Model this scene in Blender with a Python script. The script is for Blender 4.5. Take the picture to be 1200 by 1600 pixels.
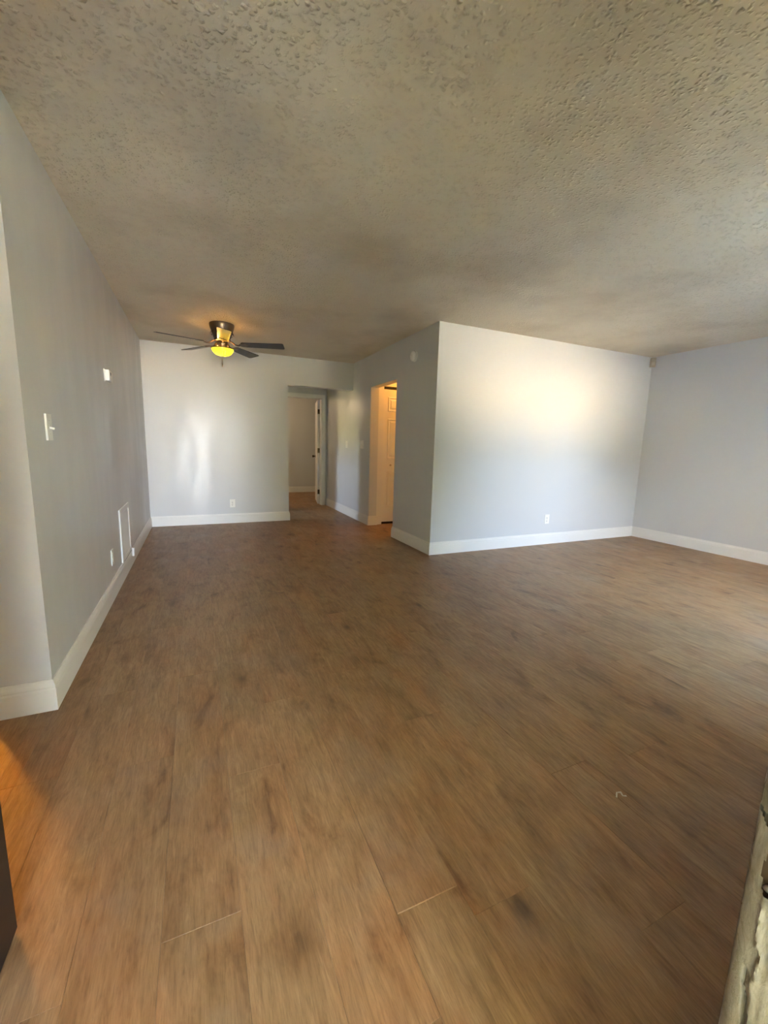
import bpy, bmesh, math, random
from mathutils import Vector, Matrix, noise as mnoise

# ------------------------------------------------------------------ reset
for o in list(bpy.data.objects):
    bpy.data.objects.remove(o, do_unlink=True)
scene = bpy.context.scene
COL = scene.collection
random.seed(7)

# ------------------------------------------------------------------ camera
CAM_H = 1.1678
F_PX = 645.545
yaw, pitch, roll = [math.radians(a) for a in (24.393, 8.988, 1.5125)]
fwd = Vector((math.sin(yaw) * math.cos(pitch), math.cos(yaw) * math.cos(pitch), -math.sin(pitch)))
rgt = Vector((math.cos(yaw), -math.sin(yaw), 0))
up = rgt.cross(fwd)
r2 = rgt * math.cos(roll) + up * math.sin(roll)
u2 = up * math.cos(roll) - rgt * math.sin(roll)
cd = bpy.data.cameras.new('camera')
cam = bpy.data.objects.new('camera', cd)
COL.objects.link(cam)
cd.sensor_fit = 'VERTICAL'
cd.sensor_height = 24.0
cd.sensor_width = 18.0
cd.lens = F_PX / 1600 * 24.0
cd.clip_start = 0.01
cam.matrix_world = Matrix(((r2.x, u2.x, -fwd.x, 0), (r2.y, u2.y, -fwd.y, 0), (r2.z, u2.z, -fwd.z, CAM_H), (0, 0, 0, 1)))
scene.camera = cam

# ------------------------------------------------------------------ exposure, world, sun, lamps
vs = scene.view_settings
scene.display_settings.display_device = 'sRGB'
vs.view_transform = 'Standard'
vs.look = 'None'
vs.gamma = 1.0
vs.use_curve_mapping = False
vs.exposure = 4.6
SKY_STRENGTH = 3.0
SUN_STRENGTH = 55.0
scene.cycles.use_denoising = True
scene.cycles.max_bounces = 12
scene.cycles.diffuse_bounces = 8
scene.cycles.sample_clamp_indirect = 20.0

world = bpy.data.worlds.new('world')
scene.world = world
world.use_nodes = True
wn = world.node_tree
bg = wn.nodes['Background']
# plain daytime sky: pale at the horizon, bluer towards the zenith
tc = wn.nodes.new('ShaderNodeTexCoord')
sx = wn.nodes.new('ShaderNodeSeparateXYZ')
wr = wn.nodes.new('ShaderNodeValToRGB')
wn.links.new(tc.outputs['Generated'], sx.inputs[0])
wn.links.new(sx.outputs['Z'], wr.inputs[0])
wr.color_ramp.elements[0].position = 0.0
wr.color_ramp.elements[0].color = (0.80, 0.90, 1.0, 1)
wr.color_ramp.elements[1].position = 0.7
wr.color_ramp.elements[1].color = (0.36, 0.58, 0.95, 1)
wn.links.new(wr.outputs[0], bg.inputs['Color'])
bg.inputs['Strength'].default_value = SKY_STRENGTH


def lamp(name, kind, loc, energy, color, rot=None, **kw):
    ld = bpy.data.lights.new(name, kind)
    ld.energy = energy
    ld.color = color
    for k, v in kw.items():
        if k == 'portal':
            ld.cycles.is_portal = v
        else:
            setattr(ld, k, v)
    o = bpy.data.objects.new(name, ld)
    COL.objects.link(o)
    o.location = loc
    if rot is not None:
        o.rotation_euler = rot
    return o


PI = math.pi
# afternoon sun from behind the house; the house throws its shade over the near front yard
SUN_EL = math.radians(30)
sd = Vector((0.12, math.cos(SUN_EL), math.sin(SUN_EL)))          # towards the sun
so = lamp('sun', 'SUN', (0, 12, 8), SUN_STRENGTH, (1.0, 0.86, 0.64), angle=math.radians(0.6))
so.rotation_euler = sd.to_track_quat('Z', 'Y').to_euler()
# sky portals in the openings that let daylight in
WX0, WX1, WZ0, WZ1 = 2.65, 4.40, 0.92, 1.72
FY0, FY1 = -0.04, 0.163          # thickness of the front wall
lamp('window_portal', 'AREA', ((WX0 + WX1) / 2, FY0 - 0.01, (WZ0 + WZ1) / 2), 1, (1, 1, 1), (PI / 2, 0, 0), shape='RECTANGLE',
     size=WX1 - WX0, size_y=WZ1 - WZ0, portal=True)
lamp('doorway_portal', 'AREA', (0.02, FY0 - 0.01, 1.02), 1, (1, 1, 1), (PI / 2, 0, 0), shape='RECTANGLE', size=0.9, size_y=2.03, portal=True)
lamp('hall_window_portal', 'AREA', (-1.04, 7.43, 0.975), 1, (1, 1, 1), (0, -PI / 2, 0), shape='RECTANGLE', size=0.55, size_y=0.50, portal=True)
# warm ceiling lamps of the neighbouring rooms
lamp('kitchen_lamp', 'POINT', (-2.25, 4.57, 2.05), 9, (1.0, 0.34, 0.02), shadow_soft_size=0.12)
lamp('corridor_lamp', 'POINT', (3.05, 5.33, 2.2), 0.95, (1.0, 0.39, 0.05), shadow_soft_size=0.08)
lamp('bedroom_lamp', 'POINT', (1.0, 9.1, 2.1), 1.1, (1.0, 0.70, 0.42), shadow_soft_size=0.10)

# ------------------------------------------------------------------ helpers

def tag(o, label=None, cat=None, group=None, kind=None):
    if label:
        o['label'] = label
    if cat:
        o['category'] = cat
    if group:
        o['group'] = group
    if kind:
        o['kind'] = kind
    return o


def link(name, bm, mats, parent=None, smooth=None):
    me = bpy.data.meshes.new(name)
    bmesh.ops.recalc_face_normals(bm, faces=bm.faces[:])
    bm.to_mesh(me)
    bm.free()
    for m in (mats if isinstance(mats, (list, tuple)) else [mats]):
        me.materials.append(m)
    o = bpy.data.objects.new(name, me)
    COL.objects.link(o)
    if smooth is not None:
        me.polygons.foreach_set('use_smooth', [True] * len(me.polygons))
        if smooth < 180:
            me.set_sharp_from_angle(angle=math.radians(smooth))
    if parent is not None:
        o.parent = parent
        o.matrix_parent_inverse = Matrix.Translation(-parent.location) if False else Matrix.Identity(4)
        # parts are modelled in world coordinates: keep them where they are
        o.matrix_parent_inverse = parent.matrix_basis.inverted()
    return o


def empty(name, loc=(0, 0, 0)):
    o = bpy.data.objects.new(name, None)
    COL.objects.link(o)
    o.location = loc
    o.empty_display_size = 0.05
    return o


def box(bm, x0, x1, y0, y1, z0, z1, mi=0):
    v = [bm.verts.new((x, y, z)) for z in (z0, z1) for y in (y0, y1) for x in (x0, x1)]
    fs = []
    for q in ((0, 2, 3, 1), (4, 5, 7, 6), (0, 1, 5, 4), (2, 6, 7, 3), (0, 4, 6, 2), (1, 3, 7, 5)):
        f = bm.faces.new([v[i] for i in q])
        f.material_index = mi
        fs.append(f)
    return fs


def bevel_all(bm, w, seg=2):
    bmesh.ops.bevel(bm, geom=bm.edges[:] + bm.verts[:], offset=w, segments=seg, profile=0.5, affect='EDGES')


def bbox(x0, x1, y0, y1, z0, z1, w=0.002, seg=2):
    bm = bmesh.new()
    box(bm, min(x0, x1), max(x0, x1), min(y0, y1), max(y0, y1), z0, z1)
    bevel_all(bm, w, seg)
    return bm


def merge(dst, src):
    me = bpy.data.meshes.new('tmp')
    src.to_mesh(me)
    src.free()
    dst.from_mesh(me)
    bpy.data.meshes.remove(me)


def lathe(bm, prof, M=None, n=32, mi=0):
    """revolve (r, z) about local Z; M places it"""
    M = M or Matrix.Identity(4)
    rings = []
    for r, z in prof:
        if r < 1e-6:
            rings.append([bm.verts.new(M @ Vector((0, 0, z)))])
        else:
            rings.append([bm.verts.new(M @ Vector((r * math.cos(2 * PI * i / n), r * math.sin(2 * PI * i / n), z))) for i in range(n)])
    for a, b in zip(rings, rings[1:]):
        for i in range(n):
            j = (i + 1) % n
            if len(a) == 1 and len(b) == 1:
                continue
            if len(a) == 1:
                f = bm.faces.new((a[0], b[i], b[j]))
            elif len(b) == 1:
                f = bm.faces.new((a[i], a[j], b[0]))
            else:
                f = bm.faces.new((a[i], a[j], b[j], b[i]))
            f.material_index = mi
    return bm


def tube(bm, pts, r, n=8):
    pts = [Vector(p) for p in pts]
    rings = []
    for i, p in enumerate(pts):
        d = (pts[min(i + 1, len(pts) - 1)] - pts[max(i - 1, 0)]).normalized()
        a = d.orthogonal().normalized() if abs(d.z) > 0.9 else d.cross(Vector((0, 0, 1))).normalized()
        b = d.cross(a)
        rings.append([bm.verts.new(p + a * r * math.cos(2 * PI * k / n) + b * r * math.sin(2 * PI * k / n)) for k in range(n)])
    for A, B in zip(rings, rings[1:]):
        for k in range(n):
            bm.faces.new((A[k], A[(k + 1) % n], B[(k + 1) % n], B[k]))
    bm.faces.new(rings[0])
    bm.faces.new(rings[-1][::-1])


# ------------------------------------------------------------------ materials

def mat(name, color=(0.5, 0.5, 0.5), rough=0.5, metal=0.0, **kw):
    m = bpy.data.materials.new(name)
    m.use_nodes = True
    b = m.node_tree.nodes['Principled BSDF']
    b.inputs['Base Color'].default_value = (*color, 1)
    b.inputs['Roughness'].default_value = rough
    b.inputs['Metallic'].default_value = metal
    for k, v in kw.items():
        b.inputs[k].default_value = v
    return m, m.node_tree, b


def N(nt, t, **kw):
    n = nt.nodes.new('ShaderNode' + t)
    for k, v in kw.items():
        if k in n.inputs:
            n.inputs[k].default_value = v
        else:
            setattr(n, k, v)
    return n


def pos_coord(nt, scale=(1, 1, 1), rand=0.0):
    g = N(nt, 'NewGeometry')
    mp = N(nt, 'Mapping')
    mp.inputs['Scale'].default_value = scale
    if rand:
        oi = N(nt, 'ObjectInfo')
        cm = N(nt, 'CombineXYZ')
        mu = N(nt, 'Math', operation='MULTIPLY')
        mu.inputs[1].default_value = rand
        nt.links.new(oi.outputs['Random'], mu.inputs[0])
        nt.links.new(mu.outputs[0], cm.inputs['X'])
        nt.links.new(mu.outputs[0], cm.inputs['Y'])
        ad = N(nt, 'VectorMath', operation='ADD')
        nt.links.new(g.outputs['Position'], ad.inputs[0])
        nt.links.new(cm.outputs[0], ad.inputs[1])
        nt.links.new(ad.outputs[0], mp.inputs['Vector'])
    else:
        nt.links.new(g.outputs['Position'], mp.inputs['Vector'])
    return mp.outputs[0]


def ramp(nt, src, stops):
    r = N(nt, 'ValToRGB')
    while len(r.color_ramp.elements) < len(stops):
        r.color_ramp.elements.new(0.5)
    for e, (p, c) in zip(r.color_ramp.elements, stops):
        e.position = p
        e.color = (*c, 1) if isinstance(c, (tuple, list)) else (c, c, c, 1)
    nt.links.new(src, r.inputs[0])
    return r.outputs[0]


def noise(nt, vec, scale, detail=3.0, rough=0.5, dist=0.0):
    n = N(nt, 'TexNoise')
    n.inputs['Scale'].default_value = scale
    n.inputs['Detail'].default_value = detail
    n.inputs['Roughness'].default_value = rough
    n.inputs['Distortion'].default_value = dist
    nt.links.new(vec, n.inputs['Vector'])
    return n.outputs['Fac']


def bump(nt, b, h, strength, dist):
    n = N(nt, 'Bump')
    n.inputs['Strength'].default_value = strength
    n.inputs['Distance'].default_value = dist
    nt.links.new(h, n.inputs['Height'])
    nt.links.new(n.outputs[0], b.inputs['Normal'])
    return n


def mixc(nt, fac, a, b, mode='MIX'):
    m = N(nt, 'Mix', data_type='RGBA', blend_type=mode)
    for s, v in ((0, fac), (6, a), (7, b)):
        if hasattr(v, 'links') or isinstance(v, bpy.types.NodeSocket):
            nt.links.new(v, m.inputs[s])
        else:
            m.inputs[s].default_value = v if s == 0 else (*v, 1)
    return m.outputs[2]


def wall_paint(name, color, rough=0.42, patch=0.10):
    m, nt, b = mat(name, color, rough)
    v = pos_coord(nt)
    n1 = noise(nt, v, 160, 2)
    bump(nt, b, n1, 0.12, 0.002)
    v2 = pos_coord(nt, (1.6, 1.6, 0.55))
    n2 = noise(nt, v2, 2.2, 5, 0.6)                                   # roller streaks of uneven sheen
    nt.links.new(ramp(nt, n2, [(0.35, rough - patch), (0.65, rough + patch)]), b.inputs['Roughness'])
    return m


M_WALL = wall_paint('gray_wall_paint', (0.57, 0.578, 0.59), 0.40, 0.10)
M_WALL_R = wall_paint('hidden_room_paint', (0.50, 0.50, 0.50), 0.6, 0.05)
M_WHITEWALL = wall_paint('white_wall_paint', (0.72, 0.71, 0.68), 0.45, 0.05)

M_CEIL, nt, b = mat('textured_ceiling_paint', (0.60, 0.575, 0.53), 0.75)
v = pos_coord(nt)
vo = N(nt, 'TexVoronoi', feature='SMOOTH_F1')
vo.inputs['Scale'].default_value = 52
vo.inputs['Smoothness'].default_value = 0.25
wob = N(nt, 'VectorMath', operation='ADD')
wn_ = N(nt, 'TexNoise')
wn_.inputs['Scale'].default_value = 40
nt.links.new(v, wn_.inputs['Vector'])
wsc = N(nt, 'VectorMath', operation='SCALE')
wsc.inputs['Scale'].default_value = 0.022
nt.links.new(wn_.outputs['Color'], wsc.inputs[0])
nt.links.new(v, wob.inputs[0])
nt.links.new(wsc.outputs[0], wob.inputs[1])
nt.links.new(wob.outputs[0], vo.inputs['Vector'])
blob = ramp(nt, vo.outputs['Distance'], [(0.12, 1.0), (0.30, 0.55), (0.50, 0.0)])
dens = ramp(nt, noise(nt, v, 26, 2), [(0.40, 0.15), (0.62, 1.0)])
hh = N(nt, 'Math', operation='MULTIPLY')
nt.links.new(blob, hh.inputs[0])
nt.links.new(dens, hh.inputs[1])
bump(nt, b, hh.outputs[0], 0.8, 0.012)
stain = noise(nt, v, 1.3, 4, 0.55)
nt.links.new(ramp(nt, stain, [(0.30, (0.53, 0.475, 0.38)), (0.52, (0.65, 0.595, 0.49)), (0.8, (0.67, 0.62, 0.515))]), b.inputs['Base Color'])

M_TRIM, nt, b = mat('white_trim_paint', (0.74, 0.73, 0.71), 0.38)
bump(nt, b, noise(nt, pos_coord(nt, (4, 4, 40)), 12, 3), 0.08, 0.002)
M_WHITE, _, _ = mat('white_plastic', (0.80, 0.79, 0.75), 0.35)
M_DARKHOLE, _, _ = mat('dark_gap', (0.012, 0.009, 0.007), 0.8)  # near-black; stands in for shade in gaps, also colours the door sweep
M_BEIGE, _, _ = mat('beige_plastic', (0.40, 0.34, 0.25), 0.45)

# vinyl wood planks
M_PLANK, nt, b = mat('vinyl_wood_plank', (0.25, 0.15, 0.08), 0.42)
vg = pos_coord(nt, (1.0, 0.13, 1.0), 40.0)
grain = noise(nt, vg, 55, 8, 0.68, 0.9)
vb = pos_coord(nt, (1.0, 0.42, 1.0), 40.0)
blot = noise(nt, vb, 8.5, 7, 0.62, 0.7)
vf = pos_coord(nt, (1.0, 0.08, 1.0), 40.0)
fine = noise(nt, vf, 260, 4, 0.7, 0.4)
vr = pos_coord(nt, (1.0, 0.30, 1.0), 23.0)
redn = noise(nt, vr, 5.0, 5, 0.6, 0.5)
base = ramp(nt, grain, [(0.25, (0.195, 0.106, 0.048)), (0.50, (0.305, 0.176, 0.082)), (0.75, (0.395, 0.244, 0.126))])
dark = ramp(nt, blot, [(0.27, (0.42, 0.34, 0.27)), (0.40, (0.82, 0.77, 0.72)), (0.54, (1.0, 1.0, 1.0)), (0.75, (1.10, 1.10, 1.10))])
c0 = mixc(nt, 1.0, base, dark, 'MULTIPLY')
c1 = mixc(nt, 1.0, c0, ramp(nt, redn, [(0.35, (0.93, 0.98, 0.97)), (0.52, (1, 1, 1)), (0.68, (1.02, 0.91, 0.82))]), 'MULTIPLY')
c2 = mixc(nt, 0.45, c1, ramp(nt, fine, [(0.30, (0.45, 0.40, 0.36)), (0.50, (0.98, 0.98, 0.98)), (0.70, (1.15, 1.15, 1.15))]), 'MULTIPLY')
oi = N(nt, 'ObjectInfo')
tone = ramp(nt, oi.outputs['Random'], [(0.0, (0.92, 0.91, 0.90)), (0.5, (0.99, 0.99, 0.99)), (1.0, (1.05, 1.06, 1.07))])
c3 = mixc(nt, 1.0, c2, tone, 'MULTIPLY')
# knots
vk = pos_coord(nt, (1.0, 0.55, 1.0), 17.0)
vor = N(nt, 'TexVoronoi')
vor.inputs['Scale'].default_value = 3.6
nt.links.new(vk, vor.inputs['Vector'])
kn = ramp(nt, vor.outputs['Distance'], [(0.035, (0.22, 0.17, 0.14)), (0.085, (0.66, 0.58, 0.50)), (0.19, (1, 1, 1))])
c4 = mixc(nt, 0.8, c3, kn, 'MULTIPLY')
# construction dust
vd = pos_coord(nt)
dn = noise(nt, vd, 2.6, 6, 0.65)
dustf = ramp(nt, dn, [(0.50, 0.0), (0.80, 0.22)])
c5 = mixc(nt, dustf, c4, (0.42, 0.37, 0.32))
nt.links.new(c5, b.inputs['Base Color'])
nt.links.new(ramp(nt, dn, [(0.3, 0.36), (0.75, 0.58)]), b.inputs['Roughness'])
bump(nt, b, grain, 0.10, 0.002)
M_SUBFLOOR, _, _ = mat('dark_subfloor', (0.035, 0.022, 0.014), 0.9)
M_HIDDENFLOOR, _, _ = mat('hidden_wood_floor', (0.22, 0.135, 0.075), 0.5)

# ------------------------------------------------------------------ room dimensions
H = 2.44
XL, Y0, YB, XO, XS, YF, XR = -0.609, 2.081, 6.366, 1.269, 2.300, 3.829, 5.636
YO1, YO2, ZH, ZO = 4.790, 5.630, 2.033, 1.998
XSI = XS + 0.125
YE = 7.84           # end wall of the hall
YFAR = 10.17


def wall(name, boxes, m, label):
    bm = bmesh.new()
    for bx in boxes:
        box(bm, *bx)
    o = link(name, bm, m)
    return tag(o, label, 'wall', kind='structure')


YBB = YB + 0.125
wall('wall_left', [(XL - 0.12, XL, Y0, YBB, 0, H), (-0.826, XL - 0.12, Y0, Y0 + 0.12, 0, H),
                   (-1.72, -0.826, Y0, Y0 + 0.12, 2.03, H), (-2.0, -1.72, Y0, Y0 + 0.12, 0, H)], M_WALL,
     'long gray painted wall on the left with the floor-level grille')
wall('wall_back', [(-1.0, XO, YB, YBB, 0, H), (XO, XS, YB, YBB, ZH, H)], M_WALL,
     'gray wall behind the ceiling fan, with the open hall passage')
wall('wall_passage', [(XS, XSI, YF, YO1, 0, H), (XS, XSI, YO2, YE + 0.12, 0, H), (XS, XSI, YO1, YO2, ZO, H)], M_WALL,
     'shaded gray side wall with the tall orange-lit opening')
wall('wall_block', [(XSI, XR, YF, YF + 0.12, 0, H)], M_WALL,
     'brightly daylit pale gray wall with one low outlet')
wall('wall_right', [(XR, XR + 0.12, FY0, YF + 0.12, 0, H)], M_WALL,
     'dim gray wall at the right edge of the photo')
wall('wall_front', [(-2.0, -0.43 - 0.05, FY0, FY1, 0, H), (-0.48, 0.54, FY0, FY1, 2.05, H), (0.54, WX0, FY0, FY1, 0, H),
                    (WX0, WX1, FY0, FY1, 0, WZ0), (WX0, WX1, FY0, FY1, WZ1, H), (WX1, XR, FY0, FY1, 0, H)], M_WALL,
     'front wall behind the camera with doorway and window')
wall('wall_entry', [(-2.12, -2.0, FY0, Y0 + 0.12, 0, H)], M_WALL_R, 'far wall of the entry nook left of the front door')
wall('wall_kitchen', [(-3.42, -3.3, Y0, 6.12, 0, H), (-3.42, -2.0, Y0, Y0 + 0.12, 0, H), (-3.42, XL - 0.12, 6.0, 6.12, 0, H)], M_WALL_R,
     'walls of the lamplit room behind the left wall')
wall('wall_corridor', [(XSI, 4.3, 4.0, 4.10, 0, H), (4.2, 4.3, 4.1, 6.5, 0, H), (XSI, 4.3, 6.4, 6.5, 0, H)], M_WHITEWALL,
     'walls of the lamplit corridor behind the side opening')
wall('wall_hall', [(-1.02, -0.9, YBB, 7.18, 0, H), (-1.02, -0.9, 7.68, 7.84, 0, H), (-1.02, -0.9, 7.18, 7.68, 0, 0.70), (-1.02, -0.9, 7.18, 7.68, 1.25, H),
                   (-1.02, 1.18, 7.72, 7.84, 0, H), (1.18, 1.30, 7.27, YE, 0, H)], M_WALL_R, 'left arm of the hall behind the back wall, with an added light-blocking pier')  # last box: unseen pier added to bound the window light
DX0, DX1 = 1.45, 2.205
wall('wall_hall_end', [(1.18, DX0, YE, YE + 0.12, 0, H), (DX1, XS, YE, YE + 0.12, 0, H), (DX0, DX1, YE, YE + 0.12, 2.04, H)], M_WALL,
     'end wall of the hall around the far doorway')
wall('wall_bedroom', [(0.0, 4.2, YFAR, YFAR + 0.12, 0, H), (0.0, 0.12, YE, YFAR, 0, H), (4.08, 4.2, YE, YFAR, 0, H), (0.0, 1.18, YE, YE + 0.12, 0, H),
                      (XSI, 4.2, YE, YE + 0.12, 0, H)], M_WALL, 'olive gray wall of the room beyond the hall')

bm = bmesh.new()
box(bm, -3.5, XR + 0.2, FY0 - 0.5, YFAR + 0.2, H, H + 0.14)
tag(link('ceiling', bm, M_CEIL), 'bumpy textured off-white ceiling', 'ceiling', kind='structure')

bm = bmesh.new()
box(bm, -2.2, 1.3, -5.2, FY0 - 0.5, H - 0.06, H + 0.14)  # unseen roof and post added to cut the doorway daylight
box(bm, -2.1, -1.95, -5.1, -4.95, -0.13, H - 0.06)
box(bm, 1.15, 2.20, -4.0, FY0 - 0.01, -0.13, H + 1.0)  # unseen block added to keep slanting daylight off the right wall
tag(link('porch_light_blocker', bm, M_TRIM), 'added unseen roof and side block of the porch in front of the doorway', 'porch_light_blocker', kind='structure')

# ------------------------------------------------------------------ floor: sub floor and single planks
bm = bmesh.new()
box(bm, -3.5, XR + 0.2, FY0, YFAR + 0.2, -0.12, -0.004)
floor = tag(link('floor', bm, M_SUBFLOOR), 'brown wood-look plank floor dusted with construction dirt', 'floor', kind='structure')
bm = bmesh.new()
for r in ((-3.3, -1.384, FY1, 6.0), (-1.384, XL - 0.12, Y0 + 0.12, 6.0), (-0.9, 1.2, YBB, 7.72), (0.12, 1.2, YE + 0.12, YFAR), (2.92, 4.08, YE + 0.12, YFAR),
          (2.936, 4.2, 4.1, 6.4)):
    box(bm, r[0], r[1], r[2], r[3], -0.004, -0.0005)
link('floor_covering', bm, M_HIDDENFLOOR, floor)

PW, PL = 0.18, 1.22
GX = 0.056


def plank(x0, x1, y0, y1):
    bm = bmesh.new()
    g, c, d = 0.0002, 0.0006, 0.0006
    X0, X1, Y0_, Y1_ = x0 + g, x1 - g, y0 + g, y1 - g
    dz = random.uniform(-0.0003, 0.0002)
    top = [bm.verts.new(p) for p in ((X0 + c, Y0_ + c, dz), (X1 - c, Y0_ + c, dz), (X1 - c, Y1_ - c, dz), (X0 + c, Y1_ - c, dz))]
    mid = [bm.verts.new(p) for p in ((X0, Y0_, dz - d), (X1, Y0_, dz - d), (X1, Y1_, dz - d), (X0, Y1_, dz - d))]
    bot = [bm.verts.new((v.co.x, v.co.y, -0.004)) for v in mid]
    bm.faces.new(top)
    for i in range(4):
        j = (i + 1) % 4
        bm.faces.new((top[i], mid[i], mid[j], top[j]))
        bm.faces.new((mid[i], bot[i], bot[j], mid[j]))
    if abs(y0 - 0.77) < 1e-6 and abs(x0 - GX - 2 * PW) < 1e-6:
        for v in top + mid:
            v.co.z += 0.0022 if v.co.y < 1.0 else 0.0                # one plank end stands a little proud
    link('plank', bm, M_PLANK, floor)


def row_spans(xa, xb):
    xm = (xa + xb) / 2
    if xm < XL:
        return [(FY1, Y0)]
    if xm < XO:
        return [(FY1, YB)]
    if xm < XS:
        s = [(FY1, YFAR)]
        return s
    if xm < 2.93:
        return [(FY1, YF), (4.1, 5.66), (YE + 0.12, YFAR)]
    return [(FY1, YF)]


fixed = {2: 0.77, 4: 1.43}
k0 = math.floor((-1.384 - GX) / PW)
prev = 0.3
k = -8
while GX + k * PW < XR:
    xa, xb = GX + k * PW, min(GX + (k + 1) * PW, XR)
    cuts = [xa]
    for e in (XL, XO, XS):
        if xa + 0.01 < e < xb - 0.01:
            cuts.append(e)
    cuts.append(xb)
    prev = (prev + random.uniform(0.32, 0.9)) % PL
    off = fixed.get(k, FY1 + prev)
    for a, c in zip(cuts, cuts[1:]):
        for (ya, yb) in row_spans(a, c):
            y = off - math.ceil((off - ya) / PL) * PL
            ys = [ya]
            while y < yb - 0.06:
                if y > ya + 0.06:
                    ys.append(y)
                y += PL
            ys.append(yb)
            for p, q in zip(ys, ys[1:]):
                plank(a, c, p, q)
    k += 1
# threshold strip of the front doorway
tag(link('trim_1', bbox(-0.43, 0.47, FY0, FY1, -0.004, 0.012, 0.003), M_SUBFLOOR), 'dark sill under the front doorway', 'sill', kind='structure')

# ------------------------------------------------------------------ baseboards (mitred runs)
BB = [(0, 0), (0.014, 0), (0.0145, 0.006), (0.014, 0.096), (0.0115, 0.104), (0.0125, 0.110), (0.0105, 0.118), (0.006, 0.127), (0.0045, 0.139), (0, 0.139)]


def baseboard_run(pts, names):
    pts = [Vector((x, y)) for x, y in pts]
    dirs = [(q - p).normalized() for p, q in zip(pts, pts[1:])]
    nrm = [Vector((d.y, -d.x)) for d in dirs]
    mit = []
    for i in range(len(pts)):
        if i == 0:
            mit.append(nrm[0])
        elif i == len(pts) - 1:
            mit.append(nrm[-1])
        else:
            m = nrm[i - 1] + nrm[i]
            mit.append(m / (1 + nrm[i - 1].dot(nrm[i])))
    for i, (nm, lb) in enumerate(names):
        if nm is None:
            continue
        bm = bmesh.new()
        A = [bm.verts.new((*(pts[i] + mit[i] * d), z)) for d, z in BB]
        B = [bm.verts.new((*(pts[i + 1] + mit[i + 1] * d), z)) for d, z in BB]
        for j in range(len(BB) - 1):
            bm.faces.new((A[j], A[j + 1], B[j + 1], B[j]))
        bm.faces.new(A)
        bm.faces.new(B[::-1])
        tag(link(nm, bm, M_TRIM), lb, 'baseboard', kind='structure')


baseboard_run([(-0.826, Y0), (XL, Y0), (XL, YB), (XO, YB), (XO, YBB)],
              [('baseboard_entry', 'short white baseboard on the wall end in the left foreground'),
               ('baseboard_left', 'long white baseboard along the left wall under the grille'),
               ('baseboard_back', 'white baseboard on the wall behind the fan'),
               ('baseboard_back_return', 'white baseboard end turning into the hall passage')])
YC = 5.662
baseboard_run([(XS, YE), (XS, YO2), (XSI, YO2), (XSI, YC), (2.52, YC)],
              [('baseboard_hall', 'white baseboard along the hall side wall below the switches'),
               ('baseboard_jamb', 'orange-lit white baseboard on the far jamb of the side opening'),
               ('baseboard_jamb_return', 'tiny baseboard return inside the side opening'),
               ('baseboard_closet', 'orange-lit white baseboard left of the folding closet door')])
baseboard_run([(XSI, YO1), (XS, YO1), (XS, YF), (XR, YF), (XR, FY1)],
              [('baseboard_near_jamb', 'white baseboard on the near jamb of the side opening'),
               ('baseboard_passage', 'short white baseboard on the shaded side wall'),
               ('baseboard_block', 'white baseboard below the brightly lit wall with one outlet'),
               ('baseboard_right', 'white baseboard along the dim right wall')])
baseboard_run([(0.12, YFAR), (4.08, YFAR)], [('baseboard_bedroom', 'white baseboard seen through the far doorway')])

# ------------------------------------------------------------------ window openings (outside the view)
def frame_ring(name, ax, pos, a0, a1, z0, z1, d, w, label):
    bm = bmesh.new()
    for (p, q, r, s) in ((a0, a0 + w, z0, z1), (a1 - w, a1, z0, z1), (a0 + w, a1 - w, z0, z0 + w), (a0 + w, a1 - w, z1 - w, z1)):
        if ax == 'y':
            box(bm, p, q, pos, pos + d, r, s)
        else:
            box(bm, pos, pos + d, p, q, r, s)
    tag(link(name, bm, M_TRIM), label, 'window', kind='structure')


frame_ring('window_1', 'y', FY0 + 0.05, WX0, WX1, WZ0, WZ1, 0.06, 0.03, 'wide low window in the front wall behind the camera')
frame_ring('window_2', 'x', -0.99, 7.18, 7.68, 0.70, 1.25, 0.06, 0.015, 'narrow window at the left end of the hall')

# ------------------------------------------------------------------ yard in front of the house
M_LAWN, nt, b = mat('lawn_grass', (0.15, 0.17, 0.06), 0.9)
nt.links.new(ramp(nt, noise(nt, pos_coord(nt), 1.5, 4), [(0.3, (0.20, 0.19, 0.07)), (0.7, (0.26, 0.24, 0.10))]), b.inputs['Base Color'])
M_CONC, nt, b = mat('pale_concrete', (0.55, 0.49, 0.40), 0.9)
nt.links.new(ramp(nt, noise(nt, pos_coord(nt), 3, 5), [(0.3, (0.50, 0.45, 0.37)), (0.7, (0.60, 0.54, 0.45))]), b.inputs['Base Color'])
bm = bmesh.new()
box(bm, -60, 60, -90, 60, -0.5, -0.16)
tag(link('ground', bm, M_LAWN), 'lawn in front of the house', 'ground', kind='structure')
bm = bmesh.new()
box(bm, -1.8, 5.2, -40, FY0 - 0.02, -0.16, -0.13)
tag(link('driveway', bm, M_CONC), 'pale concrete drive in front of the house', 'driveway', kind='structure')

M_HEDGE, nt, b = mat('added_hedge_leaves', (0.05, 0.08, 0.025), 0.8)
nt.links.new(ramp(nt, noise(nt, pos_coord(nt), 6, 5), [(0.35, (0.040, 0.048, 0.022)), (0.65, (0.105, 0.118, 0.060))]), b.inputs['Base Color'])


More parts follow.
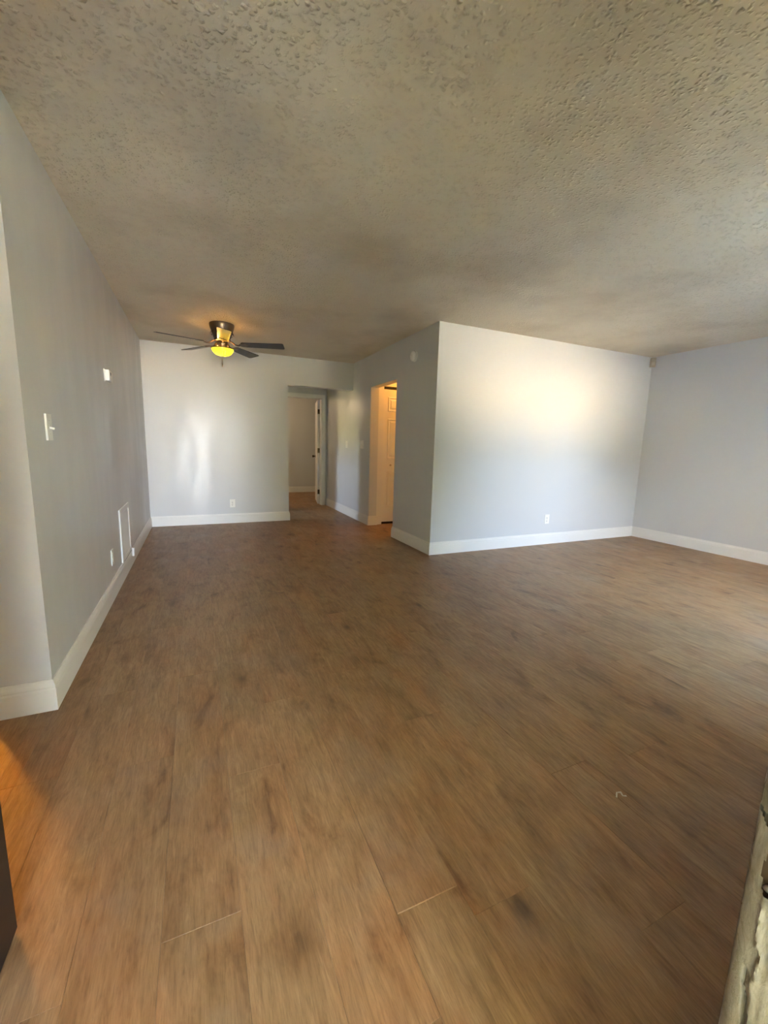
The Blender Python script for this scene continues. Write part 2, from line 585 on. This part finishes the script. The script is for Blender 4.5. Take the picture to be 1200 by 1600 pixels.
def hedge_light_blocker(x0, x1, y0, y1, h, label):  # unseen hedges added to limit sideways daylight through the openings
    bm = bmesh.new()
    box(bm, x0, x1, y0, y1, -0.16, h)
    bmesh.ops.subdivide_edges(bm, edges=bm.edges[:], cuts=24, use_grid_fill=True)
    for v in bm.verts:
        n = mnoise.noise_vector(v.co * 0.9) * 0.45 + mnoise.noise_vector(v.co * 3.1) * 0.15
        v.co += Vector((n.x, n.y, n.z if v.co.z > 0.3 else 0))
    tag(link('hedge_light_blocker', bm, M_HEDGE), label, 'hedge_light_blocker', kind='structure')


hedge_light_blocker(-5.6, -3.4, -34, -0.3, 5.5, 'added unseen tall hedge along the left of the drive')
hedge_light_blocker(5.9, 7.9, -34, -1.2, 5.5, 'added unseen tall hedge along the right of the drive')

# ------------------------------------------------------------------ front door leaf, swung open on the left
M_DOORBROWN, nt, b = mat('dark_brown_door_paint', (0.020, 0.009, 0.006), 0.5)
M_STEEL, _, _ = mat('worn_steel', (0.42, 0.40, 0.37), 0.35, 1.0)
d1 = empty('door_1', (-0.435, FY1, 0))
tag(d1, 'near-black brown front door swung open at the bottom left edge', 'door', kind='structure')
dx0, dx1, dy0, dy1, dz0, dz1 = -0.480, -0.436, 0.175, 1.095, 0.012, 2.03
bm = bbox(dx0, dx1, dy0, dy1, dz0, dz1, 0.002)
link('leaf', bm, M_DOORBROWN, d1)
for (za, zb) in ((0.22, 0.82), (1.0, 1.85)):
    for (ya, yb) in ((0.29, 0.58), (0.69, 0.98)):
        bm = bmesh.new()
        box(bm, dx1 - 0.001, dx1 + 0.006, ya, yb, za, zb)
        top = [f for f in bm.faces if f.calc_center_median().x > dx1 + 0.005]
        bmesh.ops.inset_region(bm, faces=top, thickness=0.03, depth=-0.004)
        link('panel', bm, M_DOORBROWN, d1)
link('door_sweep', bbox(dx0 + 0.004, dx1 - 0.004, dy0, dy1, 0.002, 0.014, 0.001), M_DARKHOLE, d1)
for zc in (0.25, 1.05, 1.82):
    bm = bmesh.new()
    lathe(bm, [(0, -0.05), (0.007, -0.05), (0.007, 0.05), (0, 0.05)], Matrix.Translation((-0.432, 0.170, zc)), 12)
    link('hinge', bm, M_STEEL, d1, 40)

# ------------------------------------------------------------------ worn door frame, right side of the doorway
JX = 0.470
M_JAMB, nt, b = mat('worn_white_gloss_paint', (0.50, 0.46, 0.40), 0.30)
v = pos_coord(nt, (1, 1, 0.35))
jn = noise(nt, v, 60, 6, 0.65, 0.5)
nt.links.new(ramp(nt, jn, [(0.33, (0.13, 0.11, 0.088)), (0.5, (0.23, 0.205, 0.175)), (0.7, (0.36, 0.33, 0.295))]), b.inputs['Base Color'])
nt.links.new(ramp(nt, jn, [(0.3, 0.5), (0.6, 0.22)]), b.inputs['Roughness'])
bump(nt, b, jn, 0.35, 0.004)
M_BAREWOOD, _, _ = mat('dark_bare_wood', (0.07, 0.04, 0.02), 0.7)
d1f = empty('trim_2', (JX, 0.06, 0))
tag(d1f, 'chipped white door frame post at the bottom right edge', 'door frame', kind='structure')


def jamb_depth(y, z):
    """how far the painted face sits back from the plane X = JX"""
    d = 0.0
    if y > 0.150:
        t = (y - 0.150) / 0.015
        d += 0.006 * t * t + 0.0030                                  # eased edge towards the room, paint gone
    n = mnoise.noise(Vector((y * 60, z * 22, 3.1)))
    edge = 0.1490 + 0.0045 * mnoise.noise(Vector((z * 38, 7.7, 0))) + 0.003 * mnoise.noise(Vector((z * 120, 1.3, 0)))
    if z < 0.70:
        edge -= 0.004
    if y > edge and y <= 0.150:
        d += 0.0030
    ridge = math.exp(-((y - edge + 0.002) / 0.0022) ** 2)
    d -= 0.0016 * ridge                                              # lifted rim of paint
    ridge2 = math.exp(-((y - 0.1345 - 0.002 * mnoise.noise(Vector((z * 25, 2.2, 5)))) / 0.0012) ** 2)
    d -= 0.0008 * ridge2
    d += 0.0007 * n
    # a deep split near the bottom of the visible post
    cy = 0.1475 + (z - 0.62) * 0.10 + 0.003 * mnoise.noise(Vector((z * 45, 9, 9)))
    if 0.585 < z < 0.672:
        d += 0.0045 * math.exp(-((y - cy) / 0.0013) ** 2)
    return d


def in_hole(y, z):
    if 0.758 < z < 0.806 and y < 0.1535 - 0.0035 * ((z - 0.782) / 0.024) ** 2 and y > 0.118:
        return True                                                  # latch mortise
    gz = 0.838 - (0.167 - y) * 0.55
    w = 0.0030 + max(0, 0.161 - y) * 0.75
    return y > 0.135 and abs(z - gz) < w                             # lip groove running to the edge


ny, nz = 52, 200
ya, yb, za, zb = 0.062, 0.166, 0.45, 1.05
bm = bmesh.new()
G = [[bm.verts.new((JX + jamb_depth(ya + (yb - ya) * i / ny, za + (zb - za) * j / nz), ya + (yb - ya) * i / ny, za + (zb - za) * j / nz))
      for i in range(ny + 1)] for j in range(nz + 1)]
for j in range(nz):
    for i in range(ny):
        yc, zc = ya + (yb - ya) * (i + 0.5) / ny, za + (zb - za) * (j + 0.5) / nz
        if in_hole(yc, zc):
            continue
        bm.faces.new((G[j][i], G[j + 1][i], G[j + 1][i + 1], G[j][i + 1]))
# turn the edge towards the wall
E2 = [bm.verts.new((JX + 0.075, yb, za + (zb - za) * j / nz)) for j in range(nz + 1)]
for j in range(nz):
    bm.faces.new((G[j][ny], G[j + 1][ny], E2[j + 1], E2[j]))
link('worn_face', bm, M_JAMB, d1f, 60)
bm = bmesh.new()
box(bm, JX + 0.022, JX + 0.07, FY0, 0.1655, 0.0, 2.05)
box(bm, JX + 0.001, JX + 0.03, 0.050, 0.1655, 0.0, 0.452)
box(bm, JX + 0.001, JX + 0.03, 0.050, 0.1655, 1.048, 2.05)
box(bm, JX - 0.012, JX + 0.03, FY0, 0.062, 0.0, 2.05)
link('post', bm, M_JAMB, d1f)
bm = bmesh.new()
box(bm, JX + 0.014, JX + 0.021, 0.10, 0.1600, 0.740, 0.86)
link('latch_mortise', bm, M_BAREWOOD, d1f)
bm = bmesh.new()
lathe(bm, [(0, -0.001), (0.0035, -0.001), (0.0035, 0.0008), (0.002, 0.0022), (0, 0.0025)],
      Matrix.Translation((JX + 0.006, 0.1485, 0.764)) @ Matrix.Rotation(-PI / 2, 4, 'Y'), 14)
link('screw', bm, M_STEEL, d1f, 40)
bm = bmesh.new()
box(bm, -0.48, -0.432, FY0, FY1, 0, 2.05)
link('hinge_post', bm, M_JAMB, d1f)
bm = bmesh.new()
box(bm, -0.48, 0.54, FY0, FY1, 2.03, 2.05)
link('head', bm, M_JAMB, d1f)

# ------------------------------------------------------------------ far doorway at the end of the hall
f3 = empty('trim_3', (DX0, YE, 0))
tag(f3, 'white casing around the doorway at the end of the hall', 'door frame', kind='structure')
link('casing', bbox(DX1 - 0.004, DX1 + 0.060, YE - 0.016, YE, 0, 2.10, 0.003), M_TRIM, f3)
link('casing', bbox(DX0 - 0.060, DX0 + 0.004, YE - 0.016, YE, 0, 2.10, 0.003), M_TRIM, f3)
link('head_casing', bbox(DX0 + 0.004, DX1 - 0.004, YE - 0.016, YE, 2.035, 2.10, 0.003), M_TRIM, f3)
link('jamb', bbox(DX1 - 0.012, DX1 + 0.001, YE - 0.002, YE + 0.125, 0, 2.04, 0.002), M_TRIM, f3)
link('jamb', bbox(DX0 - 0.001, DX0 + 0.012, YE - 0.002, YE + 0.125, 0, 2.04, 0.002), M_TRIM, f3)
link('head_jamb', bbox(DX0, DX1, YE - 0.002, YE + 0.125, 2.026, 2.04, 0.002), M_TRIM, f3)

d2 = empty('door_2', (DX1 - 0.016, YE + 0.125, 0))
tag(d2, 'white hinged door standing open, seen edge-on at the end of the hall', 'door', kind='structure')
d2.rotation_euler = (0, 0, 0)
ang = math.radians(11.5)
Md = Matrix.Translation((DX1 - 0.052, YE + 0.127, 0)) @ Matrix.Rotation(-ang, 4, 'Z')


def place(bm, M):
    bmesh.ops.transform(bm, matrix=M, verts=bm.verts[:])
    return bm


link('leaf', place(bbox(0, 0.035, 0, 0.735, 0.012, 2.022, 0.002), Md), M_TRIM, d2)
M_BRONZE, _, _ = mat('dark_bronze_metal', (0.06, 0.045, 0.03), 0.35, 1.0)
bm = bmesh.new()
lathe(bm, [(0, 0), (0.030, 0), (0.030, 0.004), (0.012, 0.008), (0.011, 0.028), (0.022, 0.036), (0.027, 0.048), (0.024, 0.060), (0.012, 0.066), (0, 0.067)],
      Md @ Matrix.Translation((0, 0.675, 0.93)) @ Matrix.Rotation(-PI / 2, 4, 'Y'), 20)
link('knob', bm, M_BRONZE, d2, 40)
for zc in (1.80, 1.06, 0.25):
    bm = place(bbox(0.001, 0.033, -0.003, 0.0, zc - 0.045, zc + 0.045, 0.0008, 1), Md)
    cyl = bmesh.new()
    lathe(cyl, [(0, -0.045), (0.006, -0.045), (0.006, 0.045), (0, 0.045)], Md @ Matrix.Translation((0.037, -0.006, zc)), 10)
    merge(bm, cyl)
    link('hinge', bm, M_BRONZE, d2)

# ------------------------------------------------------------------ folding closet door in the corridor
bm = bmesh.new()
box(bm, XSI, 2.52, YC, YC + 0.10, 0, H)
box(bm, 2.52, 4.04, YC, YC + 0.10, 2.034, H)
box(bm, 4.04, 4.2, YC, YC + 0.10, 0, H)
tag(link('wall_closet', bm, M_WHITEWALL), 'orange-lit white wall around the folding closet door', 'wall', kind='structure')
d3 = empty('door_3', (2.52, YC + 0.02, 0))
tag(d3, 'white folding closet door with raised panels in the orange-lit corridor', 'door', kind='structure')
LW = 0.378
M_CLOSET, _, _ = mat('white_closet_paint', (0.74, 0.72, 0.67), 0.45)
for i in range(4):
    lx = 2.524 + i * (LW + 0.002)
    y0 = YC + 0.014
    lf = link('leaf', bbox(lx, lx + LW, y0, y0 + 0.032, 0.032, 1.994, 0.0015), M_CLOSET, d3)
    for (pz0, pz1) in ((0.235, 0.805), (0.99, 1.575), (1.68, 1.885)):
        bm = bmesh.new()
        px0, px1 = lx + 0.072, lx + LW - 0.072
        loops = []
        for ins, dy in ((0, 0.001), (0.006, -0.008), (0.013, -0.008), (0.020, -0.0012), (0.034, -0.0012), (0.052, -0.007)):
            loops.append([bm.verts.new((x, y0 + dy, z)) for x, z in ((px0 + ins, pz0 + ins), (px1 - ins, pz0 + ins), (px1 - ins, pz1 - ins), (px0 + ins, pz1 - ins))])
        for A, B in zip(loops, loops[1:]):
            for q in range(4):
                bm.faces.new((A[q], A[(q + 1) % 4], B[(q + 1) % 4], B[q]))
        bm.faces.new(loops[-1])
        link('panel', bm, M_CLOSET, lf)
    if i in (0, 3):
        bm = bmesh.new()
        kx = lx + 0.125 if i == 0 else lx + LW - 0.125
        lathe(bm, [(0, 0), (0.008, 0), (0.008, 0.012), (0.016, 0.020), (0.016, 0.026), (0, 0.030)],
              Matrix.Translation((kx, y0, 0.895)) @ Matrix.Rotation(PI / 2, 4, 'X'), 18)
        link('knob', bm, M_BEIGE, lf, 40)
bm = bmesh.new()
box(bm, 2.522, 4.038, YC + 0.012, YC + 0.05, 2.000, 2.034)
box(bm, 2.522, 4.038, YC + 0.060, YC + 0.064, 0.0, 2.034)  # dark sheet behind the leaves stands in for the closet's shade
link('track_and_gap_shade', bm, M_DARKHOLE, d3)

# ------------------------------------------------------------------ wall fittings
# each fitting is modelled facing local -Y (towards the room), then turned onto its wall
def wall_matrix(x, y, z, facing):
    rot = {'-Y': 0, '+X': PI / 2, '-X': -PI / 2}[facing]
    return Matrix.Translation((x, y, z)) @ Matrix.Rotation(rot, 4, 'Z')


M_SLOT, _, _ = mat('outlet_slot', (0.05, 0.045, 0.04), 0.6)


def plate(w, h, t=0.006):
    bm = bmesh.new()
    box(bm, -w / 2, w / 2, -t, 0, -h / 2, h / 2)
    fr = [f for f in bm.faces if f.calc_center_median().y < -t * 0.9]
    bmesh.ops.inset_region(bm, faces=fr, thickness=0.004, depth=0.0)
    outer = [v for v in bm.verts if v.co.y < -t * 0.9 and v not in {q for f in fr for q in f.verts}]
    bmesh.ops.translate(bm, verts=outer, vec=(0, 0.0035, 0))
    return bm


def outlet(x, y, z, facing, label):
    M = wall_matrix(x, y, z, facing)
    root = empty('wall_outlet', (x, y, z))
    tag(root, label, 'outlet', 'wall outlets')
    link('cover_plate', place(plate(0.072, 0.115), M), M_WHITE, root)
    for s in (-1, 1):
        bm = bmesh.new()
        lathe(bm, [(0.0172, -0.0045), (0.0172, 0.0020), (0.0162, 0.0028), (0, 0.0028)], Matrix.Translation((0, -0.006, s * 0.0195)) @ Matrix.Rotation(PI / 2, 4, 'X'), 24)
        rc = link('receptacle', place(bm, M), M_WHITE, root, 40)
        bm = bmesh.new()
        box(bm, -0.0075, -0.0052, -0.0092, -0.0085, s * 0.0195 - 0.001, s * 0.0195 + 0.009)
        box(bm, 0.0052, 0.0075, -0.0092, -0.0085, s * 0.0195 + 0.0005, s * 0.0195 + 0.009)
        g = bmesh.new()
        lathe(g, [(0.0032, 0), (0.0032, 0.0007), (0, 0.0007)], Matrix.Translation((0, -0.0085, s * 0.0195 - 0.0085)) @ Matrix.Rotation(PI / 2, 4, 'X'), 10)
        merge(bm, g)
        link('slots', place(bm, M), M_SLOT, rc)
    bm = bmesh.new()
    lathe(bm, [(0.0032, 0), (0.0030, 0.0012), (0, 0.0016)], Matrix.Translation((0, -0.006, 0)) @ Matrix.Rotation(PI / 2, 4, 'X'), 12)
    link('screw', place(bm, M), M_STEEL, root, 40)
    return root


outlet(0.450, YB, 0.291, '-Y', 'white duplex outlet low on the wall behind the fan')
outlet(3.988, YF, 0.320, '-Y', 'white duplex outlet low on the brightly daylit right-hand wall')
outlet(XL, 3.560, 0.298, '+X', 'white outlet seen edge-on beside the grille on the left wall')


def toggle_switch(x, y, z, facing, label, gangs=1, style='toggle'):
    M = wall_matrix(x, y, z, facing)
    root = empty('light_switch', (x, y, z))
    tag(root, label, 'switch', 'light switches')
    w = 0.072 + 0.046 * (gangs - 1)
    link('cover_plate', place(plate(w, 0.118, 0.0075), M), M_WHITE, root)
    for g in range(gangs):
        cx = (g - (gangs - 1) / 2) * 0.046
        if style == 'toggle':
            bm = bmesh.new()
            box(bm, cx - 0.0052, cx + 0.0052, -0.0085, -0.004, -0.012, 0.012)
            link('toggle_collar', place(bm, M), M_WHITE, root)
            bm = bbox(cx - 0.0045, cx + 0.0045, -0.0260, -0.004, -0.0045, 0.0045, 0.0012)
            bmesh.ops.rotate(bm, verts=bm.verts[:], cent=(cx, -0.006, 0), matrix=Matrix.Rotation(math.radians(20), 3, 'X'))
            link('toggle', place(bm, M), M_WHITE, root)
            for s in (-1, 1):
                bm = bmesh.new()
                lathe(bm, [(0.003, 0), (0.0028, 0.001), (0, 0.0014)], Matrix.Translation((cx, -0.0075, s * 0.030)) @ Matrix.Rotation(PI / 2, 4, 'X'), 10)
                link('screw', place(bm, M), M_STEEL, root, 40)
        else:
            bm = bbox(cx - 0.0165, cx + 0.0165, -0.0105, -0.003, -0.033, 0.033, 0.001)
            for vtx in bm.verts:
                if vtx.co.y < -0.008:
                    vtx.co.y += 0.0035 * vtx.co.z / 0.033
            link('rocker', place(bm, M), M_WHITE, root)
    return root


toggle_switch(XL, 2.360, 1.215, '+X', 'white toggle light switch high on the left wall near the camera')
toggle_switch(XS, 6.650, 1.188, '-X', 'single white light switch deeper in the hall, left of the other')
toggle_switch(XS, 5.937, 1.190, '-X', 'two-gang white rocker switch next to the orange-lit opening', 2, 'rocker')

# thermostat
t = empty('thermostat', (XL, 3.85, 1.645))
tag(t, 'small white thermostat box upper left on the left wall', 'thermostat')
link('base_plate', bbox(XL, XL + 0.006, 3.795, 3.960, 1.598, 1.690, 0.002), M_WHITE, t)
bm = bbox(XL + 0.005, XL + 0.034, 3.800, 3.900, 1.605, 1.685, 0.004, 3)
link('body', bm, M_WHITE, t, 40)
link('end_cover', bbox(XL + 0.005, XL + 0.030, 3.918, 3.955, 1.605, 1.685, 0.004, 3), M_WHITE, t, 40)
link('display', bbox(XL + 0.0335, XL + 0.0350, 3.825, 3.880, 1.645, 1.672, 0.0005, 1), mat('gray_display', (0.20, 0.22, 0.20), 0.2)[0], t)

# return-air grille at floor level
gr = empty('air_return_grille', (XL, 4.2, 0.14))
tag(gr, 'tall white return-air grille low on the left wall', 'grille')
gy0, gy1, gz0, gz1 = 3.955, 4.455, 0.142, 0.592
fw = 0.042
for nm, (a, c, e, f) in (('frame_side', (gy0, gy0 + fw, gz0, gz1)), ('frame_side', (gy1 - fw, gy1, gz0, gz1)),
                         ('frame_rail', (gy0 + fw, gy1 - fw, gz0, gz0 + 0.03)), ('frame_rail', (gy0 + fw, gy1 - fw, gz1 - fw, gz1))):
    link(nm, bbox(XL, XL + 0.012, a, c, e, f, 0.003), M_TRIM, gr)
ns = 22
for i in range(ns):
    z = gz0 + 0.034 + (gz1 - fw - gz0 - 0.038) * (i + 0.5) / ns
    bm = bmesh.new()
    vs_ = [bm.verts.new(p) for p in ((XL + 0.001, gy0 + fw, z + 0.007), (XL + 0.008, gy0 + fw, z - 0.006), (XL + 0.008, gy1 - fw, z - 0.006), (XL + 0.001, gy1 - fw, z + 0.007))]
    vt_ = [bm.verts.new(v.co + Vector((0.0012, 0, 0.0008))) for v in vs_]
    bm.faces.new(vs_)
    bm.faces.new(vt_[::-1])
    for a in range(4):
        c = (a + 1) % 4
        bm.faces.new((vs_[a], vs_[c], vt_[c], vt_[a]))
    link('slat', bm, M_TRIM, gr)
link('backing', bbox(XL, XL + 0.001, gy0 + fw - 0.002, gy1 - fw + 0.002, gz0 + 0.01, gz1 - fw + 0.002, 0.0003, 1), mat('grille_backing', (0.33, 0.32, 0.29), 0.8)[0], gr)
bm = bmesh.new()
box(bm, XL + 0.0005, XL + 0.011, gy0 + 0.07, gy1 - 0.01, 0.1385, 0.1425)  # dark strip standing in for the shade under the grille
link('bottom_gap_shade', bm, M_DARKHOLE, gr)
# small clip on the baseboard at the grille's corner
c = empty('wall_clip', (XL, 4.47, 0.075))
tag(c, 'small white plastic clip on the baseboard at the grille corner', 'clip')
link('clip_body', bbox(XL + 0.0130, XL + 0.030, 4.455, 4.490, 0.075, 0.150, 0.003), M_WHITE, c)
link('clip_tab', bbox(XL + 0.0001, XL + 0.020, 4.460, 4.485, 0.1405, 0.156, 0.002), M_WHITE, c)

# smoke alarm on the shaded side wall
s = empty('smoke_alarm', (XS, 4.33, 2.187))
tag(s, 'round white smoke alarm high on the shaded side wall', 'smoke alarm')
Ms = Matrix.Translation((XS, 4.33, 2.187)) @ Matrix.Rotation(-PI / 2, 4, 'Y')
bm = bmesh.new()
lathe(bm, [(0, 0), (0.062, 0), (0.062, 0.008), (0.056, 0.010), (0, 0.010)], Ms, 40)
link('base_ring', bm, M_WHITE, s, 40)
bm = bmesh.new()
lathe(bm, [(0.052, 0.009), (0.058, 0.014), (0.057, 0.030), (0.050, 0.040), (0.030, 0.044), (0, 0.045)], Ms, 40)
link('cover', bm, M_WHITE, s, 50)
bm = bmesh.new()
lathe(bm, [(0.010, 0.043), (0.010, 0.0475), (0.008, 0.0485), (0, 0.0485)], Ms, 20)
link('test_button', bm, M_WHITE, s, 40)

# motion sensor in the far right corner under the ceiling
s = empty('motion_sensor', (XR, YF, 2.37))
tag(s, 'small beige motion sensor in the corner under the ceiling', 'sensor')
Mc = Matrix.Translation((XR - 0.030, YF - 0.030, 2.368)) @ Matrix.Rotation(-PI / 4, 4, 'Z')
bm = bmesh.new()
prof = [(-0.034, 0.016), (-0.034, -0.012), (-0.026, -0.026), (0.026, -0.026), (0.034, -0.012), (0.034, 0.016)]
lo = [bm.verts.new((x, y * (0.7 if y < 0 else 1), -0.058)) for x, y in prof]
hi = [bm.verts.new((x, y, 0.058)) for x, y in prof]
for i in range(6):
    j = (i + 1) % 6
    bm.faces.new((lo[i], lo[j], hi[j], hi[i]))
bm.faces.new(lo)
bm.faces.new(hi)
bevel_all(bm, 0.002, 2)
link('housing', place(bm, Mc), M_BEIGE, s)
bm = bbox(-0.018, 0.018, -0.030, -0.018, -0.040, 0.004, 0.003)
link('lens', place(bm, Mc), mat('sensor_lens', (0.52, 0.46, 0.36), 0.25)[0], s)
bm = bbox(-0.020, 0.020, 0.012, 0.034, -0.030, 0.030, 0.002)
link('bracket', place(bm, Mc), M_BEIGE, s)

# ------------------------------------------------------------------ ceiling fan with lit bowl
FX, FYC, FZ = 0.307, 5.094, 2.235
fan = empty('ceiling_fan', (FX, FYC, H))
tag(fan, 'dark five-blade ceiling fan with a glowing yellow glass bowl', 'ceiling fan')
M_NICKEL, nt, b = mat('brushed_dark_nickel', (0.17, 0.135, 0.105), 0.34, 1.0)
M_BLADE, nt, b = mat('dark_walnut_blade', (0.040, 0.024, 0.018), 0.30)
gg = noise(nt, pos_coord(nt, (1, 1, 1)), 35, 4)
nt.links.new(ramp(nt, gg, [(0.3, (0.014, 0.009, 0.008)), (0.7, (0.026, 0.017, 0.014))]), b.inputs['Base Color'])
b.inputs['Coat Weight'].default_value = 0.15
b.inputs['Coat Roughness'].default_value = 0.2
M_BOWL, nt, b = mat('lit_yellow_glass', (0.9, 0.55, 0.05), 0.15)
b.inputs['Emission Color'].default_value = (1.0, 0.62, 0.012, 1)
b.inputs['Emission Strength'].default_value = 0.17
M_BULB, nt, b = mat('lit_bulb', (1, 0.8, 0.5), 0.3)
b.inputs['Emission Color'].default_value = (1.0, 0.66, 0.22, 1)
b.inputs['Emission Strength'].default_value = 1.2
MF = Matrix.Translation((FX, FYC, 0))
bm = bmesh.new()
lathe(bm, [(0, H), (0.128, H), (0.130, H - 0.012), (0.126, H - 0.035), (0.118, H - 0.060), (0.104, H - 0.105), (0.092, H - 0.140), (0.084, H - 0.152), (0, H - 0.152)], MF, 48)
link('motor_housing', bm, M_NICKEL, fan, 40)
bm = bmesh.new()
for i in range(12):
    a = 2 * PI * i / 12
    q = bbox(-0.006, 0.006, 0.0, 0.004, -0.030, 0.030, 0.001, 1)
    place(q, Matrix.Translation((FX, FYC, H - 0.085)) @ Matrix.Rotation(a, 4, 'Z') @ Matrix.Translation((0, 0.1105, 0)) @ Matrix.Rotation(math.radians(17), 4, 'X'))
    merge(bm, q)
tag(link('vent_slots', bm, M_DARKHOLE, fan), kind='stuff')
bm = bmesh.new()
lathe(bm, [(0, H - 0.151), (0.078, H - 0.151), (0.088, H - 0.158), (0.088, H - 0.176), (0.070, H - 0.182), (0, H - 0.182)], MF, 40)
link('flywheel', bm, M_BLADE, fan, 40)
bm = bmesh.new()
lathe(bm, [(0, H - 0.181), (0.056, H - 0.181), (0.058, H - 0.190), (0.056, H - 0.235), (0.050, H - 0.246), (0.030, H - 0.252), (0.030, H - 0.300), (0, H - 0.300)], MF, 40)
link('switch_housing', bm, M_NICKEL, fan, 40)
# blades with their irons
BL_ROT = math.radians(196.3)
R0, R1 = 0.200, 0.666
for kb in range(5):
    a = BL_ROT + kb * math.radians(72)
    Mb = Matrix.Translation((FX, FYC, FZ)) @ Matrix.Rotation(a, 4, 'Z') @ Matrix.Rotation(math.radians(-11), 4, 'X')
    out = []
    w0, w1 = 0.054, 0.068
    cr = 0.022
    for (cx, cy, a0) in ((R1 - cr, w1 - cr, 0), ):
        pass
    def arc(cx, cy, r, a0, a1, n=5):
        return [(cx + r * math.cos(math.radians(a0 + (a1 - a0) * i / n)), cy + r * math.sin(math.radians(a0 + (a1 - a0) * i / n))) for i in range(n + 1)]
    out = arc(R1 - cr, -w1 + cr, cr, -90, 0) + arc(R1 - cr, w1 - cr, cr, 0, 90) + arc(R0 + 0.03, w0 - 0.03, 0.03, 90, 180) + arc(R0 + 0.03, -w0 + 0.03, 0.03, 180, 270)
    bm = bmesh.new()
    lo = [bm.verts.new((x, y, -0.003)) for x, y in out]
    hi = [bm.verts.new((x, y, 0.003)) for x, y in out]
    bm.faces.new(lo)
    bm.faces.new(hi)
    for i in range(len(out)):
        j = (i + 1) % len(out)
        bm.faces.new((lo[i], lo[j], hi[j], hi[i]))
    blade = link('blade', place(bm, Mb), M_BLADE, fan)
    # iron: arm from the flywheel, then a forked plate under the blade root
    bm = bmesh.new()
    Mi = Matrix.Translation((FX, FYC, FZ)) @ Matrix.Rotation(a, 4, 'Z')
    pts = [(0.075, 0, 0.035), (0.105, 0, 0.020), (0.135, 0, -0.004), (0.165, 0, -0.010), (0.195, 0, -0.008)]
    tube(bm, [Mi @ Vector(p) for p in pts], 0.0075, 8)
    pl = [(0.180, -0.012), (0.205, -0.036), (0.245, -0.044), (0.262, -0.030), (0.245, -0.014), (0.285, 0.0), (0.245, 0.014), (0.262, 0.030), (0.245, 0.044), (0.205, 0.036), (0.180, 0.012)]
    lo = [bm.verts.new(Mb @ Vector((x, y, -0.008))) for x, y in pl]
    hi = [bm.verts.new(Mb @ Vector((x, y, -0.0028))) for x, y in pl]
    bm.faces.new(lo)
    bm.faces.new(hi)
    for i in range(len(pl)):
        j = (i + 1) % len(pl)
        bm.faces.new((lo[i], lo[j], hi[j], hi[i]))
    link('blade_iron', bm, M_NICKEL, blade)
# bowl
RB, ZR, ZB = 0.116, 2.186, 2.108
bm = bmesh.new()
lathe(bm, [(0.100, ZR + 0.004), (RB + 0.003, ZR + 0.004), (RB + 0.004, ZR - 0.004), (RB, ZR - 0.008), (0.100, ZR - 0.004), (0.100, ZR + 0.004)], MF, 48)
link('bowl_rim', bm, M_NICKEL, fan, 40)
prof = []
for i in range(13):
    t_ = i / 12
    prof.append((RB * math.cos(t_ * PI / 2) ** 0.75 if t_ < 1 else 0.0, ZR - (ZR - ZB) * math.sin(t_ * PI / 2) ** 1.15))
inner = [(max(r - 0.004, 0), z + 0.004) for r, z in prof[::-1]]
bm = bmesh.new()
lathe(bm, prof, MF, 48)
lathe(bm, inner, MF, 48)
link('glass_bowl', bm, M_BOWL, fan, 180)
for sgn in (-1, 1):
    bm = bmesh.new()
    lathe(bm, [(0, 0.024), (0.012, 0.022), (0.020, 0.010), (0.021, -0.002), (0.016, -0.016), (0, -0.022)], Matrix.Translation((FX + sgn * 0.070, FYC, 2.166)), 16)
    link('bulb', bm, M_BULB, fan, 180)
bm = bmesh.new()
lathe(bm, [(0, ZB - 0.006), (0.006, ZB - 0.004), (0.009, ZB + 0.001), (0, ZB + 0.004)], MF, 16)
link('finial', bm, M_NICKEL, fan, 60)
M_CHAIN, _, _ = mat('pale_brass_chain', (0.75, 0.62, 0.40), 0.3, 1.0)
for (cx, cy, zt, zb_) in ((FX - 0.012, FYC - 0.120, 2.222, 1.985), (FX + 0.018, FYC - 0.122, 2.222, 2.115)):
    bm = bmesh.new()
    tube(bm, [(FX + (cx - FX) * 0.4, FYC - 0.055, 2.226), (cx, cy + 0.004, zt), (cx, cy, zt - 0.02), (cx, cy, zb_ + 0.02)], 0.0016, 6)
    ch = link('pull_chain', bm, M_CHAIN, fan, 60)
    bm = bmesh.new()
    lathe(bm, [(0, 0.022), (0.003, 0.020), (0.0045, 0.008), (0.0045, -0.010), (0.003, -0.014), (0, -0.015)], Matrix.Translation((cx, cy, zb_)), 12)
    link('chain_fob', bm, M_CHAIN, ch, 60)
for sgn in (-1, 1):
    lamp('fan_bulb_light', 'POINT', (FX + sgn * 0.070, FYC - 0.0, 2.200), 0.05, (1.0, 0.45, 0.12), shadow_soft_size=0.012)

# ------------------------------------------------------------------ paint crumbs on the floor
M_DRIP, _, _ = mat('dried_white_paint', (0.55, 0.50, 0.42), 0.6)


def hit_floor_ok(x, y):
    return (x, y, 0.0)


def smear(name, pts, r, label, group=None):
    bm = bmesh.new()
    pts = [Vector((x, y, 0.0006)) for x, y in pts]
    for p, q in zip(pts, pts[1:]):
        d = (q - p)
        n = max(2, int(d.length / 0.004))
        for i in range(n):
            c_ = p + d * (i / n)
            rr = r * random.uniform(0.6, 1.3)
            lathe(bm, [(rr, -0.0003), (rr * 0.8, 0.0008), (0, 0.0012)], Matrix.Translation(c_), 7)
    return tag(link(name, bm, M_DRIP), label, 'paint smear', group)


smear('paint_smear', [(1.268, 0.800), (1.285, 0.812), (1.300, 0.808), (1.292, 0.795), (1.306, 0.788)], 0.0030, 'squiggle of dried white paint on the floor near the right edge')
